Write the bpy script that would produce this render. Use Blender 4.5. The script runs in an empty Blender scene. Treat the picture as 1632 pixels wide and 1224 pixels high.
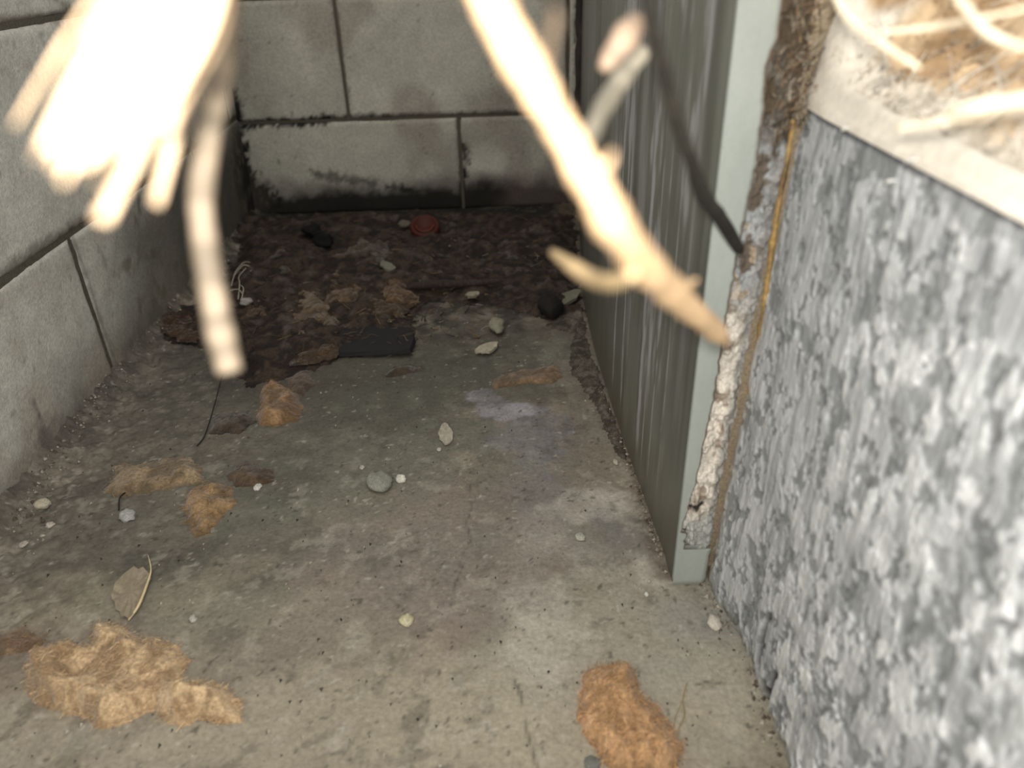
import bpy, math, random
import numpy as np
from mathutils import Matrix, Vector
random.seed(7); RS = np.random.RandomState(11)

# ------------------------------------------------------------------ camera, world, lights, exposure
S = 0.48                                   # camera height above the concrete floor, metres
R = np.array([[0.99925372, 0.03656689, -0.01244481],
              [-0.02921431, 0.50469344, -0.86280418],
              [-0.02526925, 0.86252385, 0.50538507]])
CAM = np.array([0, 0, S]); F = 1200.0
sc = bpy.context.scene
cd = bpy.data.cameras.new('camera'); cam = bpy.data.objects.new('camera', cd); sc.collection.objects.link(cam)
M4 = Matrix([list(r) + [0] for r in R] + [[0, 0, 0, 1]]); M4.translation = Vector(CAM); cam.matrix_world = M4
cd.sensor_width = 36; cd.lens = F / 1632 * 36; cd.clip_start = .004; cd.clip_end = 20
cd.dof.use_dof = True; cd.dof.focus_distance = .80; cd.dof.aperture_fstop = 5.2
sc.camera = cam

w = bpy.data.worlds.new('world'); sc.world = w; w.use_nodes = True
bg = w.node_tree.nodes['Background']; bg.inputs[0].default_value = (1.0, .985, .95, 1); bg.inputs[1].default_value = .62

def light(name, typ, camloc, power, size, col, loc=None, target=None):
    ld = bpy.data.lights.new(name, typ); ld.energy = power; ld.color = col
    o = bpy.data.objects.new(name, ld); sc.collection.objects.link(o)
    o.location = Vector(CAM + R @ np.array(camloc)) if loc is None else loc
    if typ == 'POINT': ld.shadow_soft_size = size
    if typ == 'AREA':
        ld.shape = 'DISK'; ld.size = size
        o.rotation_euler = (Vector(target) - Vector(o.location)).to_track_quat('-Z', 'Y').to_euler()
    return o
light('flash', 'POINT', (-.004, .008, .012), 3.3, .005, (1, .975, .93))
sc.view_settings.view_transform = 'Standard'; sc.view_settings.look = 'None'
sc.view_settings.gamma = 1; sc.view_settings.use_curve_mapping = False
sc.view_settings.exposure = 1.05

# ------------------------------------------------------------------ sight-line helpers (photo pixel -> place on a real surface)
def ray(x, y):
    v = R @ np.array([x - 816., 612. - y, -F]); return v / np.linalg.norm(v)
def fl(x, y, z=0.):
    v = ray(x, y); return CAM + v * (z - S) / v[2]
def onY(x, y, Y):
    v = ray(x, y); return CAM + v * Y / v[1]
def onX(x, y, X):
    v = ray(x, y); return CAM + v * X / v[0]
def dp(x, y, d):                            # point at depth d in front of the lens
    return CAM + R @ (np.array([x - 816., 612. - y, -F]) * d / F)

XL = -1.05 * S; YB = 3.25 * S; YF = .982 * S

# ------------------------------------------------------------------ noise
TAB = np.random.RandomState(5).rand(64, 256, 256)
def vn(x, y, seed=0):
    t = TAB[seed % 64]; x = np.asarray(x, float); y = np.asarray(y, float)
    xi = np.floor(x).astype(int); yi = np.floor(y).astype(int); fx = x - xi; fy = y - yi
    fx = fx * fx * (3 - 2 * fx); fy = fy * fy * (3 - 2 * fy)
    a = t[xi % 256, yi % 256]; b = t[(xi + 1) % 256, yi % 256]; c = t[xi % 256, (yi + 1) % 256]; d = t[(xi + 1) % 256, (yi + 1) % 256]
    return (a * (1 - fx) + b * fx) * (1 - fy) + (c * (1 - fx) + d * fx) * fy
def fbm(x, y, o=4, seed=0, g=.5):
    s = 0; a = 1; n = 0
    for k in range(o):
        s = s + a * vn(np.asarray(x) * 2 ** k + 17.3 * k, np.asarray(y) * 2 ** k + 9.1 * k, seed + k); n += a; a *= g
    return s / n
def ss(a, b, x): t = np.clip((x - a) / (b - a), 0, 1); return t * t * (3 - 2 * t)
def lin(c): c = np.array(c) / 255.; return np.where(c <= .04045, c / 12.92, ((c + .055) / 1.055) ** 2.4)
def mix(A, B, m): m = np.asarray(m)[..., None]; return A * (1 - m) + np.asarray(B) * m
def polydist(P, poly):                      # inside mask and distance to outline
    poly = np.array(poly); n = len(poly); x, y = P[..., 0], P[..., 1]
    ins = np.zeros(x.shape, bool); D = np.full(x.shape, 1e9)
    for i in range(n):
        a = poly[i]; b = poly[(i + 1) % n]
        c = (a[1] > y) != (b[1] > y)
        ins ^= c & (x < (b[0] - a[0]) * (y - a[1]) / (b[1] - a[1] + 1e-12) + a[0])
        ab = b - a; t = np.clip(((x - a[0]) * ab[0] + (y - a[1]) * ab[1]) / (ab @ ab + 1e-12), 0, 1)
        D = np.minimum(D, np.hypot(x - a[0] - t * ab[0], y - a[1] - t * ab[1]))
    return ins, D
def linedist(P, line):
    line = np.array(line); x, y = P[..., 0], P[..., 1]; D = np.full(x.shape, 1e9)
    for a, b in zip(line[:-1], line[1:]):
        ab = b - a; t = np.clip(((x - a[0]) * ab[0] + (y - a[1]) * ab[1]) / (ab @ ab + 1e-12), 0, 1)
        D = np.minimum(D, np.hypot(x - a[0] - t * ab[0], y - a[1] - t * ab[1]))
    return D

# ------------------------------------------------------------------ materials
def material(name, rough=.85, col=None, nscale=300, namt=.35, bump=.3, bscale=600, stretch=(1, 1, 1), spec=.3, sheen=0, translucent=0):
    m = bpy.data.materials.new(name); m.use_nodes = True; nt = m.node_tree; N = nt.nodes; L = nt.links
    p = N['Principled BSDF']; p.inputs['Roughness'].default_value = rough; p.inputs['Specular IOR Level'].default_value = spec
    if sheen: p.inputs['Sheen Weight'].default_value = sheen
    tc = N.new('ShaderNodeTexCoord'); mp = N.new('ShaderNodeMapping'); mp.inputs['Scale'].default_value = stretch
    L.new(tc.outputs['Object'], mp.inputs[0])
    n1 = N.new('ShaderNodeTexNoise'); n1.inputs['Scale'].default_value = nscale; n1.inputs['Detail'].default_value = 5; n1.inputs['Roughness'].default_value = .65
    L.new(mp.outputs[0], n1.inputs[0])
    mr = N.new('ShaderNodeMapRange'); mr.inputs[1].default_value = .3; mr.inputs[2].default_value = .7
    mr.inputs[3].default_value = 1 - namt; mr.inputs[4].default_value = 1 + namt; L.new(n1.outputs[0], mr.inputs[0])
    if col is None:
        a = N.new('ShaderNodeAttribute'); a.attribute_name = 'Col'; src = a.outputs['Color']
    else:
        a = N.new('ShaderNodeRGB'); a.outputs[0].default_value = (*col, 1); src = a.outputs[0]
    vm = N.new('ShaderNodeVectorMath'); vm.operation = 'SCALE'; L.new(src, vm.inputs[0]); L.new(mr.outputs[0], vm.inputs['Scale'])
    L.new(vm.outputs[0], p.inputs['Base Color'])
    if bump:
        n2 = N.new('ShaderNodeTexNoise'); n2.inputs['Scale'].default_value = bscale; n2.inputs['Detail'].default_value = 4
        L.new(mp.outputs[0], n2.inputs[0]); b = N.new('ShaderNodeBump'); b.inputs['Strength'].default_value = bump; b.inputs['Distance'].default_value = .001
        L.new(n2.outputs[0], b.inputs['Height']); L.new(b.outputs[0], p.inputs['Normal'])
    return m
MAT = dict(
    floor=material('stained_concrete', .8, nscale=260, namt=.22, bump=.6, bscale=420),
    block=material('concrete_block', .92, nscale=240, namt=.2, bump=.7, bscale=420),
    mortar=material('joint_mortar', .95, lin((86, 81, 70)), 300, .3, .6),
    painted=material('painted_sheet', .42, nscale=120, namt=.1, bump=.25, bscale=250, stretch=(1, 1, .12), spec=.5),
    flange=material('painted_edge', .5, nscale=300, namt=.04, bump=.15, bscale=400, spec=.5),
    filler=material('crumbling_filler', .95, nscale=400, namt=.3, bump=.8, bscale=700),
    wood=material('weathered_timber', .85, nscale=420, namt=.16, bump=.7, bscale=500, stretch=(1, 1, .3)),
    fibre=material('tan_fibre', .95, nscale=380, namt=.4, bump=.9, bscale=600, sheen=.3),
    pad=material('pad_fibre', .95, nscale=160, namt=.14, bump=.4, bscale=260),
    strand=material('fibre_strand', .7, nscale=150, namt=.3, bump=0),
    debris=material('dark_debris', .9, nscale=260, namt=.5, bump=1.0, bscale=420),
    stone=material('stone', .85, nscale=500, namt=.3, bump=.6, bscale=900),
    straw=material('dry_straw', .6, nscale=90, namt=.12, bump=.3, bscale=200, stretch=(1, 1, 1)),
    plain=material('plain', .6, nscale=300, namt=.2, bump=.2),
    bead=material('sealant', .5, nscale=200, namt=.4, bump=.5),
)

# ------------------------------------------------------------------ object helpers
def tag(o, label=None, cat=None, group=None, kind=None):
    if label: o['label'] = label
    if cat: o['category'] = cat
    if group: o['group'] = group
    if kind: o['kind'] = kind
    return o
def mesh(name, V, Fc, mat, parent=None, cols=None, loc=None, smooth=True):
    V = np.asarray(V, float).reshape(-1, 3)
    off = np.zeros(3)
    if loc is not None: off = np.asarray(loc, float)
    poff = np.array(parent['_o']) if parent is not None and '_o' in parent else np.zeros(3)
    me = bpy.data.meshes.new(name); V2 = V - off
    if isinstance(Fc, np.ndarray) and Fc.ndim == 2:
        k = Fc.shape[1]; nf = len(Fc)
        me.vertices.add(len(V2)); me.vertices.foreach_set('co', V2.ravel())
        me.loops.add(nf * k); me.loops.foreach_set('vertex_index', Fc.ravel().astype(np.int32))
        me.polygons.add(nf); me.polygons.foreach_set('loop_start', np.arange(0, nf * k, k, dtype=np.int32)); me.polygons.foreach_set('loop_total', np.full(nf, k, dtype=np.int32))
        me.update(calc_edges=True); me.validate()
    else: me.from_pydata(V2.tolist(), [], [tuple(int(i) for i in f) for f in Fc]); me.update()
    if smooth: me.polygons.foreach_set('use_smooth', [True] * len(me.polygons))
    if cols is not None:
        cols = np.asarray(cols, float)
        if cols.ndim == 1: cols = np.tile(cols, (len(V), 1))
        cols = cols.reshape(-1, 3); a = me.color_attributes.new('Col', 'FLOAT_COLOR', 'POINT')
        a.data.foreach_set('color', np.concatenate([np.clip(cols, 0, 1), np.ones((len(cols), 1))], 1).ravel())
    me.materials.append(MAT[mat] if isinstance(mat, str) else mat)
    o = bpy.data.objects.new(name, me); sc.collection.objects.link(o)
    o.location = Vector(off - poff); o['_o'] = list(off)
    if parent is not None: o.parent = parent
    return o
def empty(name, loc, **k):
    o = bpy.data.objects.new(name, None); sc.collection.objects.link(o); o.location = Vector(loc); o['_o'] = [float(v) for v in loc]
    o.empty_display_size = .01
    return tag(o, **k)
def gridfaces(nu, nv, off=0):
    i = np.arange(nu * nv).reshape(nu, nv) + off
    return np.stack([i[:-1, :-1], i[1:, :-1], i[1:, 1:], i[:-1, 1:]], -1).reshape(-1, 4)
def tube(pts, rad, n=8, wob=0, seed=0, flat=1.):
    pts = np.array(pts, float); m = len(pts); rad = np.array(rad if hasattr(rad, '__len__') else [rad] * m, float)
    T = np.gradient(pts, axis=0); T /= np.linalg.norm(T, axis=1)[:, None] + 1e-12
    up = np.array([0, 0, 1.]) if abs(T[0, 2]) < .9 else np.array([0, 1., 0]); a = np.cross(T[0], up); a /= np.linalg.norm(a)
    rs = np.random.RandomState(seed); V = []
    for i in range(m):
        a = a - T[i] * (a @ T[i]); a /= np.linalg.norm(a); b = np.cross(T[i], a)
        for k in range(n):
            an = 2 * math.pi * k / n; rr = rad[i] * (1 + wob * (rs.rand() - .5))
            V.append(pts[i] + a * math.cos(an) * rr + b * math.sin(an) * rr * flat)
    Fc = []
    for i in range(m - 1):
        for k in range(n): Fc.append((i * n + k, i * n + (k + 1) % n, (i + 1) * n + (k + 1) % n, (i + 1) * n + k))
    Fc.append(tuple(range(n))[::-1]); Fc.append(tuple((m - 1) * n + k for k in range(n)))
    return np.array(V), Fc
def spline(pts, m):
    P = np.array(pts, float); n = len(P); t = np.linspace(0, n - 1, m); out = []
    for u in t:
        i = min(int(u), n - 2); f = u - i
        p0 = P[max(i - 1, 0)]; p1 = P[i]; p2 = P[i + 1]; p3 = P[min(i + 2, n - 1)]
        out.append(.5 * ((2 * p1) + (-p0 + p2) * f + (2 * p0 - 5 * p1 + 4 * p2 - p3) * f * f + (-p0 + 3 * p1 - 3 * p2 + p3) * f ** 3))
    return np.array(out)
def strands(P, D, L, r, c, rs, curl=.6, m=6, lift=.3):
    """many thin three-sided fibres: P start points, D directions, L lengths, c colours"""
    n = len(P); D = D / (np.linalg.norm(D, axis=1)[:, None] + 1e-9); pts = np.zeros((n, m, 3)); pts[:, 0] = P; d = D.copy()
    K = rs.randn(n, 3) * curl; K[:, 2] *= lift
    for i in range(1, m):
        d = d + K / m + rs.randn(n, 3) * curl * .18; d /= np.linalg.norm(d, axis=1)[:, None]
        pts[:, i] = pts[:, i - 1] + d * (L / m)[:, None]
    s = np.cross(D, rs.randn(n, 3)); s /= np.linalg.norm(s, axis=1)[:, None] + 1e-9; t = np.cross(D, s)
    V = np.zeros((n, m, 3, 3))
    for k in range(3):
        a = 2 * math.pi * k / 3
        for i in range(m):
            V[:, i, k] = pts[:, i] + (s * math.cos(a) + t * math.sin(a)) * (r * (1 - .75 * i / (m - 1)))[:, None]
    base = (np.arange(n) * m * 3)[:, None]; q = []
    for i in range(m - 1):
        for k in range(3): q.append([i * 3 + k, i * 3 + (k + 1) % 3, (i + 1) * 3 + (k + 1) % 3, (i + 1) * 3 + k])
    Fc = (base[:, :, None] + np.array(q)[None]).reshape(-1, 4)
    return V.reshape(-1, 3), Fc, np.repeat(c, m * 3, axis=0)

# ================================================================== THE SETTING
# ---- floor: one cast concrete slab, relief and stains
nx, ny = 540, 820
gx = np.linspace(XL - .03, .62, nx); u = np.linspace(0, 1, ny); gy = -.12 + (YB + .15) * u ** .92
X, Y = np.meshgrid(gx, gy, indexing='ij')
def floor_h(X, Y):
    dw = X - XL; z = (fbm(X * 9, Y * 9, 4, 1) - .5) * .006 + (fbm(X * 60, Y * 60, 4, 3, .6) - .5) * .0016
    rough = np.exp(-np.maximum(dw - .02, 0) / .07)
    z = z + rough * (fbm(X * 70, Y * 70, 5, 6, .65) - .5) * .017 + (fbm(X * 150, Y * 150, 3, 5, .6) - .5) * .0016
    z = z + .020 * np.exp(-np.maximum(dw, 0) / .014)
    dr = (.275 * S - X); z = z + (ss(.025, .0, dr) * .006 * (Y > YF)) * fbm(X * 120, Y * 120, 3, 9)
    return z
def PX(X, Y):                               # where floor points fall, used once to lay out the stains at their places
    P = np.stack([X, Y, -S + 0 * X], -1) @ R; return 816 - F * P[..., 0] / P[..., 2], 612 + F * P[..., 1] / P[..., 2]
Z = floor_h(X, Y)
C = np.tile(np.array([.215, .186, .142]), (nx, ny, 1)) * (0.64 + .72 * fbm(X * 18, Y * 18, 6, 12, .62)[..., None])
C = mix(C, (.15, .15, .115), .75 * ss(.5, .64, fbm(X * 8 + 3, Y * 8, 4, 20)) * ss(.55 * S, 1.3 * S, Y))
C = mix(C, (.22, .175, .135), .6 * ss(.48, .62, fbm(X * 12 + 9, Y * 12, 4, 25)))
def blot(cx, cy, rx, ry, col, amt, seed=0, rot=0, soft=.5):
    global C
    c = fl(cx, cy); ex = fl(cx + 10, cy) - c; ey = fl(cx, cy - 10) - c
    sx = rx * np.linalg.norm(ex) / 10; sy = ry * np.linalg.norm(ey) / 10
    a = math.radians(rot); dx = X - c[0]; dy = Y - c[1]; dx, dy = dx * math.cos(a) + dy * math.sin(a), -dx * math.sin(a) + dy * math.cos(a)
    d = np.hypot(dx / sx, dy / sy) + (fbm(X * 45, Y * 45, 4, 30 + seed) - .5) * 1.6
    C = mix(C, np.array(col), min(.92, amt * (1.35 if col is PALE or col is LILAC else 1)) * ss(1 + soft, 1 - soft, d))
PALE = (.40, .365, .31); LILAC = (.31, .29, .31); SLATE = (.17, .165, .165); GREEN = (.15, .155, .115); DARK = (.045, .039, .032); OCH = (.27, .22, .15)
blot(560, 690, 230, 110, (.125, .125, .098), .75, 0); blot(620, 600, 300, 50, (.11, .105, .082), .6, 50); blot(430, 800, 150, 60, GREEN, .5, 1); blot(640, 600, 180, 50, GREEN, .6, 2)
blot(330, 880, 150, 60, DARK, .35, 3); blot(120, 850, 130, 90, (.13, .115, .095), .6, 4); blot(250, 640, 120, 70, (.12, .11, .09), .6, 21)
for (bx, by, rx_, ry_, co_, am_, sd__, ro_) in ((250, 900, 110, 26, DARK, .45, 60, 20), (420, 900, 120, 30, DARK, .4, 61, 25), (560, 870, 90, 30, (.10, .09, .07), .5, 62, 0), (90, 900, 100, 40, (.10, .08, .065), .6, 63, 30), (150, 790, 110, 40, (.10, .088, .072), .6, 64, 30),
    (330, 930, 120, 30, (.30, .26, .19), .4, 65, 30), (80, 960, 110, 40, (.27, .24, .17), .5, 66, 0), (520, 1020, 160, 60, (.17, .145, .12), .5, 67, 20), (680, 900, 90, 60, (.16, .13, .11), .5, 68, 0), (760, 980, 60, 50, (.17, .14, .12), .5, 69, 0), (880, 900, 60, 30, (.16, .125, .10), .5, 70, 0),
    (450, 770, 70, 30, (.09, .085, .065), .55, 71, 0), (930, 720, 60, 60, (.15, .125, .10), .5, 72, 0), (820, 790, 90, 60, (.17, .14, .115), .5, 73, 0), (480, 600, 150, 26, DARK, .8, 74, 0), (330, 560, 90, 40, DARK, .6, 75, 0), (600, 590, 120, 16, (.14, .13, .10), .6, 76, 0), (880, 560, 60, 26, (.17, .155, .12), .6, 77, 0)):
    blot(bx, by, rx_, ry_, co_, am_, sd__ - 30, ro_)
blot(850, 690, 70, 45, SLATE, .7, 5, soft=.3); blot(860, 790, 40, 60, SLATE, .5, 6)
blot(770, 635, 28, 18, LILAC, .9, 7, soft=.25); blot(815, 655, 45, 16, LILAC, .9, 8, soft=.25)
blot(930, 805, 60, 22, PALE, .55, 9, soft=.35); blot(985, 800, 45, 16, PALE, .5, 10, soft=.35); blot(870, 860, 60, 35, PALE, .4, 11)
blot(1040, 905, 40, 22, PALE, .6, 12, soft=.3); blot(840, 960, 50, 40, PALE, .5, 13, soft=.35); blot(870, 1030, 60, 45, PALE, .55, 14, soft=.35)
blot(1010, 850, 70, 40, SLATE, .45, 15); blot(1110, 985, 55, 35, SLATE, .6, 16); blot(1060, 1075, 40, 35, SLATE, .45, 17)
blot(960, 1010, 90, 60, OCH, .4, 18); blot(1150, 1110, 90, 60, (.34, .29, .22), .6, 19); blot(1000, 1150, 250, 90, (.33, .30, .22), .5, 20)
blot(600, 1150, 380, 110, (.33, .29, .21), .55, 22); blot(700, 870, 240, 90, (.20, .17, .145), .55, 23); blot(100, 1180, 200, 80, (.33, .29, .22), .5, 24)
blot(1010, 1000, 200, 110, (.34, .32, .26), .5, 28)
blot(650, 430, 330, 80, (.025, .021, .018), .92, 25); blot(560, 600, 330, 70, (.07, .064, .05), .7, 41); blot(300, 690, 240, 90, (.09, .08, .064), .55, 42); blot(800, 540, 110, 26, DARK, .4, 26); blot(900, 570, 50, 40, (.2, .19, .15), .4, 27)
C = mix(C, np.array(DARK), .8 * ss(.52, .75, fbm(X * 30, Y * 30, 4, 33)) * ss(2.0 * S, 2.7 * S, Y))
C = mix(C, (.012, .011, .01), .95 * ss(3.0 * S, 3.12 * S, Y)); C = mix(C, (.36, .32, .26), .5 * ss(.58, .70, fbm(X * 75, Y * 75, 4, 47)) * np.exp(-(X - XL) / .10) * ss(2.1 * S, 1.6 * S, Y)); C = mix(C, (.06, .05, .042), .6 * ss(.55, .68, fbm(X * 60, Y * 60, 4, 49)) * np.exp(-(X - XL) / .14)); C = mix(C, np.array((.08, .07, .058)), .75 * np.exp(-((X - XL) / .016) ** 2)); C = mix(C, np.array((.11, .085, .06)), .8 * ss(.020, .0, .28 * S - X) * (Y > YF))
# pits and speckles
sp = fbm(X * 210, Y * 210, 2, 40); C = mix(C, (.05, .045, .035), .7 * ss(.78, .86, sp)); C = mix(C, (.10, .088, .07), .5 * ss(.60, .72, fbm(X * 42, Y * 42, 5, 58, .62))); C = mix(C, (.36, .33, .27), .35 * ss(.60, .72, fbm(X * 48 + 5, Y * 48, 5, 52, .62)) * ss(1.7 * S, 1.2 * S, Y)); C = mix(C, (.42, .40, .34), .5 * ss(.80, .88, fbm(X * 190, Y * 190, 2, 44)))
# hairline cracks
for pl in ([(748, 765), (752, 810), (744, 830), (750, 862), (738, 880), (734, 900)], [(820, 1085), (832, 1110), (836, 1150), (845, 1180), (856, 1224)], [(738, 900), (725, 930), (720, 965)]):
    D = linedist(np.stack([X, Y], -1), [fl(*p)[:2] for p in pl]) + (fbm(X * 80, Y * 80, 3, 50) - .4) * .003
    m_ = ss(.0018, .0002, D); C = mix(C, (.06, .05, .04), .65 * m_); Z -= .0012 * m_
V = np.stack([X, Y, Z], -1).reshape(-1, 3)
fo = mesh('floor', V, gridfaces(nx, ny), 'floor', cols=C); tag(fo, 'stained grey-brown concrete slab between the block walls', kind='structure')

# ---- block walls
ZC = 0.42 * S                               # one course
def block_wall(name, label, axis, const, spans, tone, courses, dark, j=.0035, proud=.0035):
    # axis 'Y' : wall runs along Y at X=const ; axis 'X' : runs along X at Y=const
    lo = min(a for r_ in spans for a, b in r_); hi = max(b for r_ in spans for a, b in r_); top = courses[-1][1]
    t = .05
    if axis == 'Y': c8 = [(const - t, lo, -.02), (const, lo, -.02), (const, hi, -.02), (const - t, hi, -.02), (const - t, lo, top), (const, lo, top), (const, hi, top), (const - t, hi, top)]
    else: c8 = [(lo, const, -.02), (hi, const, -.02), (hi, const + t, -.02), (lo, const + t, -.02), (lo, const, top), (hi, const, top), (hi, const + t, top), (lo, const + t, top)]
    wall = mesh(name, c8, [(0, 3, 2, 1), (4, 5, 6, 7), (0, 1, 5, 4), (1, 2, 6, 5), (2, 3, 7, 6), (3, 0, 4, 7)], 'mortar', smooth=False)
    tag(wall, label, kind='structure')
    for (z0, z1), row in zip(courses, spans):
        for bi, (a, b) in enumerate(row):
            nu = max(6, int((b - a) / .005)); nv = max(6, int((z1 - z0) / .005))
            if z0 > .45: nu, nv = nu // 2, nv // 2
            U = np.concatenate([[a + j], np.linspace(a + j, b - j, nu), [b - j]]); W = np.concatenate([[z0 + j], np.linspace(z0 + j, z1 - j, nv), [z1 - j]])
            UU, WW = np.meshgrid(U, W, indexing='ij')
            e = np.minimum(np.minimum(UU - U[0], U[-1] - UU), np.minimum(WW - W[0], W[-1] - WW))
            er = .0045 * (0.6 + fbm(UU * 60, WW * 60, 3, 7 + bi))
            H = proud * ss(0, 1, e / er) + (fbm(UU * 40, WW * 40, 4, 11, .6) - .5) * .0022 + (fbm(UU * 8 + bi, WW * 8, 3, 14) - .5) * .003
            H[0, :] = H[-1, :] = -.002; H[:, 0] = H[:, -1] = -.002
            if axis == 'Y': V = np.stack([const + H, UU, WW], -1)
            else: V = np.stack([UU, const - H, WW], -1)
            c = np.tile(np.array(tone), UU.shape + (1,)) * (.72 + .56 * fbm(UU * 14 + bi * 3, WW * 14, 5, 17, .6)[..., None]) * (.96 + .08 * RS.rand())
            pit = fbm(UU * 170, WW * 170, 2, 21); c = mix(c, (.1, .09, .075), .5 * ss(.80, .92, pit))
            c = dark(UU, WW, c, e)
            fcs = gridfaces(nu + 2, nv + 2)
            if axis == 'Y': fcs = fcs
            mesh('block', V, fcs, 'block', parent=wall, cols=c)
    return wall
MOULD = (.012, .011, .009)
def wpt(p, axis): q = onX(*p, XL) if axis == 'Y' else onY(*p, YB); return (q[1], q[2]) if axis == 'Y' else (q[0], q[2])
def dark_back(U, W, c, e):
    n = fbm(U * 40, W * 40, 5, 23, .6); n2 = fbm(U * 9, W * 9, 3, 27); n3 = fbm(U * 120, W * 120, 3, 29)
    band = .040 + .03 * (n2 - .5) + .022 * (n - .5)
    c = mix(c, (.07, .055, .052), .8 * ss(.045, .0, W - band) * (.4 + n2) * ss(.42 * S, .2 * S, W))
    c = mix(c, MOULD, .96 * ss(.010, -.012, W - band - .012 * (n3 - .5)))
    P = np.stack([U, W], -1)
    for ln, wd, am in ([(372, 200), (400, 197), (470, 196), (520, 190)], .010, 1.3), ([(520, 188), (620, 184)], .007, .9), ([(620, 184), (740, 181), (850, 176)], .004, .75), \
            ([(738, 230), (742, 260), (738, 300)], .009, 1.2), ([(728, 190), (735, 240)], .004, .5), ([(372, 150), (385, 230), (400, 300), (405, 335)], .017, 1.3), ([(400, 300), (430, 320)], .03, 1.2), \
            ([(535, -10), (543, 60), (553, 130), (560, 178)], .004, .45), ([(528, -10), (535, 60), (545, 100)], .004, .35), ([(500, 275), (560, 288), (600, 290)], .012, .7), ([(620, 298), (660, 302)], .012, .9), ([(918, -40), (918, 330)], .004, .9):
        D = linedist(P, [wpt(p, 'X') for p in ln]); c = mix(c, MOULD, np.clip(am * ss(wd * 1.3, wd * .1, D + (n3 - .45) * wd * 2.2), 0, 1))
    c = mix(c, (.16, .12, .10), .45 * ss(.5, .7, fbm(U * 7 + 4, W * 5, 3, 31)))
    c = mix(c, (.17, .125, .10), .5 * ss(-.42, -.50, U) * ss(.2, .3, W))  # brownish shadow of the straw bundle, painted into the upper left blocks
    return c
def dark_left(U, W, c, e):
    n = fbm(U * 40, W * 40, 5, 23, .6); n2 = fbm(U * 9, W * 9, 3, 27); n3 = fbm(U * 110, W * 110, 3, 29)
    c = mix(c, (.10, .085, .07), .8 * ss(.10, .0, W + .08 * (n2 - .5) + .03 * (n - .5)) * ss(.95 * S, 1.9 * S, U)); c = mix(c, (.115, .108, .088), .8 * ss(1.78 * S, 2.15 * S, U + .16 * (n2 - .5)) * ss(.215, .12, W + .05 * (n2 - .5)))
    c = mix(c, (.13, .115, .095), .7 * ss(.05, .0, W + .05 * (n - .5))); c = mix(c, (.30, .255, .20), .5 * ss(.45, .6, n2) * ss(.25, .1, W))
    c = mix(c, (.075, .068, .058), .8 * ss(2.0 * S, 2.75 * S, U + .15 * (n2 - .5)) * ss(.30, .12, W + .08 * (n2 - .5)))  # darker toward the far corner: the wall's shade put into its colour
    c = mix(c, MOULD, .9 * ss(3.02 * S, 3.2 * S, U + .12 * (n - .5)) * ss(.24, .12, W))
    c = mix(c, (.13, .11, .08), .7 * ss(.58, .74, fbm(U * 50, W * 50, 4, 35)) * ss(1.75 * S, 2.1 * S, U))
    P = np.stack([U, W], -1)
    for ln, wd, am, col in ([(0, 432), (70, 385), (130, 345)], .006, .7, (.15, .135, .11)), ([(110, 368), (135, 440), (160, 515), (185, 590)], .005, .6, (.1, .09, .075)), ([(0, 36), (80, 30), (150, 24)], .006, .6, (.17, .12, .09)), \
            ([(75, 700), (70, 740)], .022, .75, (.10, .085, .08)), ([(50, 640), (60, 662)], .003, .7, (.05, .045, .04)), ([(95, 110), (105, 190), (112, 250)], .004, .3, (.12, .1, .08)):
        D = linedist(P, [wpt(p, 'Y') for p in ln]); c = mix(c, col, np.clip(am * ss(wd * 1.6, wd * .1, D + (n3 - .45) * wd * 1.8), 0, 1))
    return c
CO = [(-.003, .41 * S), (.41 * S, .872 * S), (.872 * S, 1.30 * S), (1.30 * S, 1.72 * S)]
def row(lo, hi, start, L=.90 * S):
    xs = [lo]; k = start
    while k < hi - .01:
        if k > lo + .01: xs.append(k)
        k += L
    return list(zip(xs, xs[1:] + [hi]))
lo, hi = -.25, YB + .03
rowsL = [row(lo, hi, 1.803 * S - 2.7 * S), row(lo, hi, 1.35 * S - 1.8 * S), row(lo, hi, 1.803 * S - 2.7 * S), row(lo, hi, 1.35 * S - 1.8 * S)]
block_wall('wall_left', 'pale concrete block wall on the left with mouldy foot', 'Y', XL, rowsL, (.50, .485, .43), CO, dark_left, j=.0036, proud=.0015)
lo, hi = XL - .03, .62
rowsB = [row(lo, hi, -.143 * S), row(lo, hi, -.592 * S), row(lo, hi, -.143 * S), row(lo, hi, -.592 * S)]
CB = [(-.003, .388 * S), (.388 * S, .84 * S), (.84 * S, 1.28 * S), (1.28 * S, 1.72 * S)]
block_wall('wall_back', 'pale concrete block wall closing the far end, black mould along its foot', 'X', YB, rowsB, (.46, .44, .37), CB, dark_back, j=.003, proud=.003)

# ---- right: painted sheet-metal frame with a folded edge
frame = empty('metal_frame', (.29 * S, YF, 0), label='grey-green painted metal frame standing on the concrete between timber and far block wall', cat='frame')
ys = np.array([.982, 1.2, 1.462, 1.836, 2.218, 2.7, 2.95, 3.14]) * S; xs = np.array([.291, .283, .270, .262, .268, .31, .335, .352]) * S
HT = 1.62 * S
Yp = np.concatenate([np.linspace(YF, 3.14 * S, 420)]); Wp = np.linspace(0, HT, 130)
UU, WW = np.meshgrid(Yp, Wp, indexing='ij')
cs = np.interp(Yp, ys, xs); ker = np.hanning(61); ker /= ker.sum(); cs = np.convolve(np.pad(cs, 30, mode='edge'), ker, 'valid'); cs[:30] = np.linspace(.291 * S, cs[30], 30)
XX = cs[:, None] + (fbm(UU * 5, WW * 1.5, 2, 3) - .5) * .002 * ss(0, .03, UU - YF) + (fbm(UU * 90, WW * 3, 3, 8) - .5) * .0003
c = np.tile(np.array((.165, .168, .14)), UU.shape + (1,))
fade = ss(.62 * S + .25, .05, WW)
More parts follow.
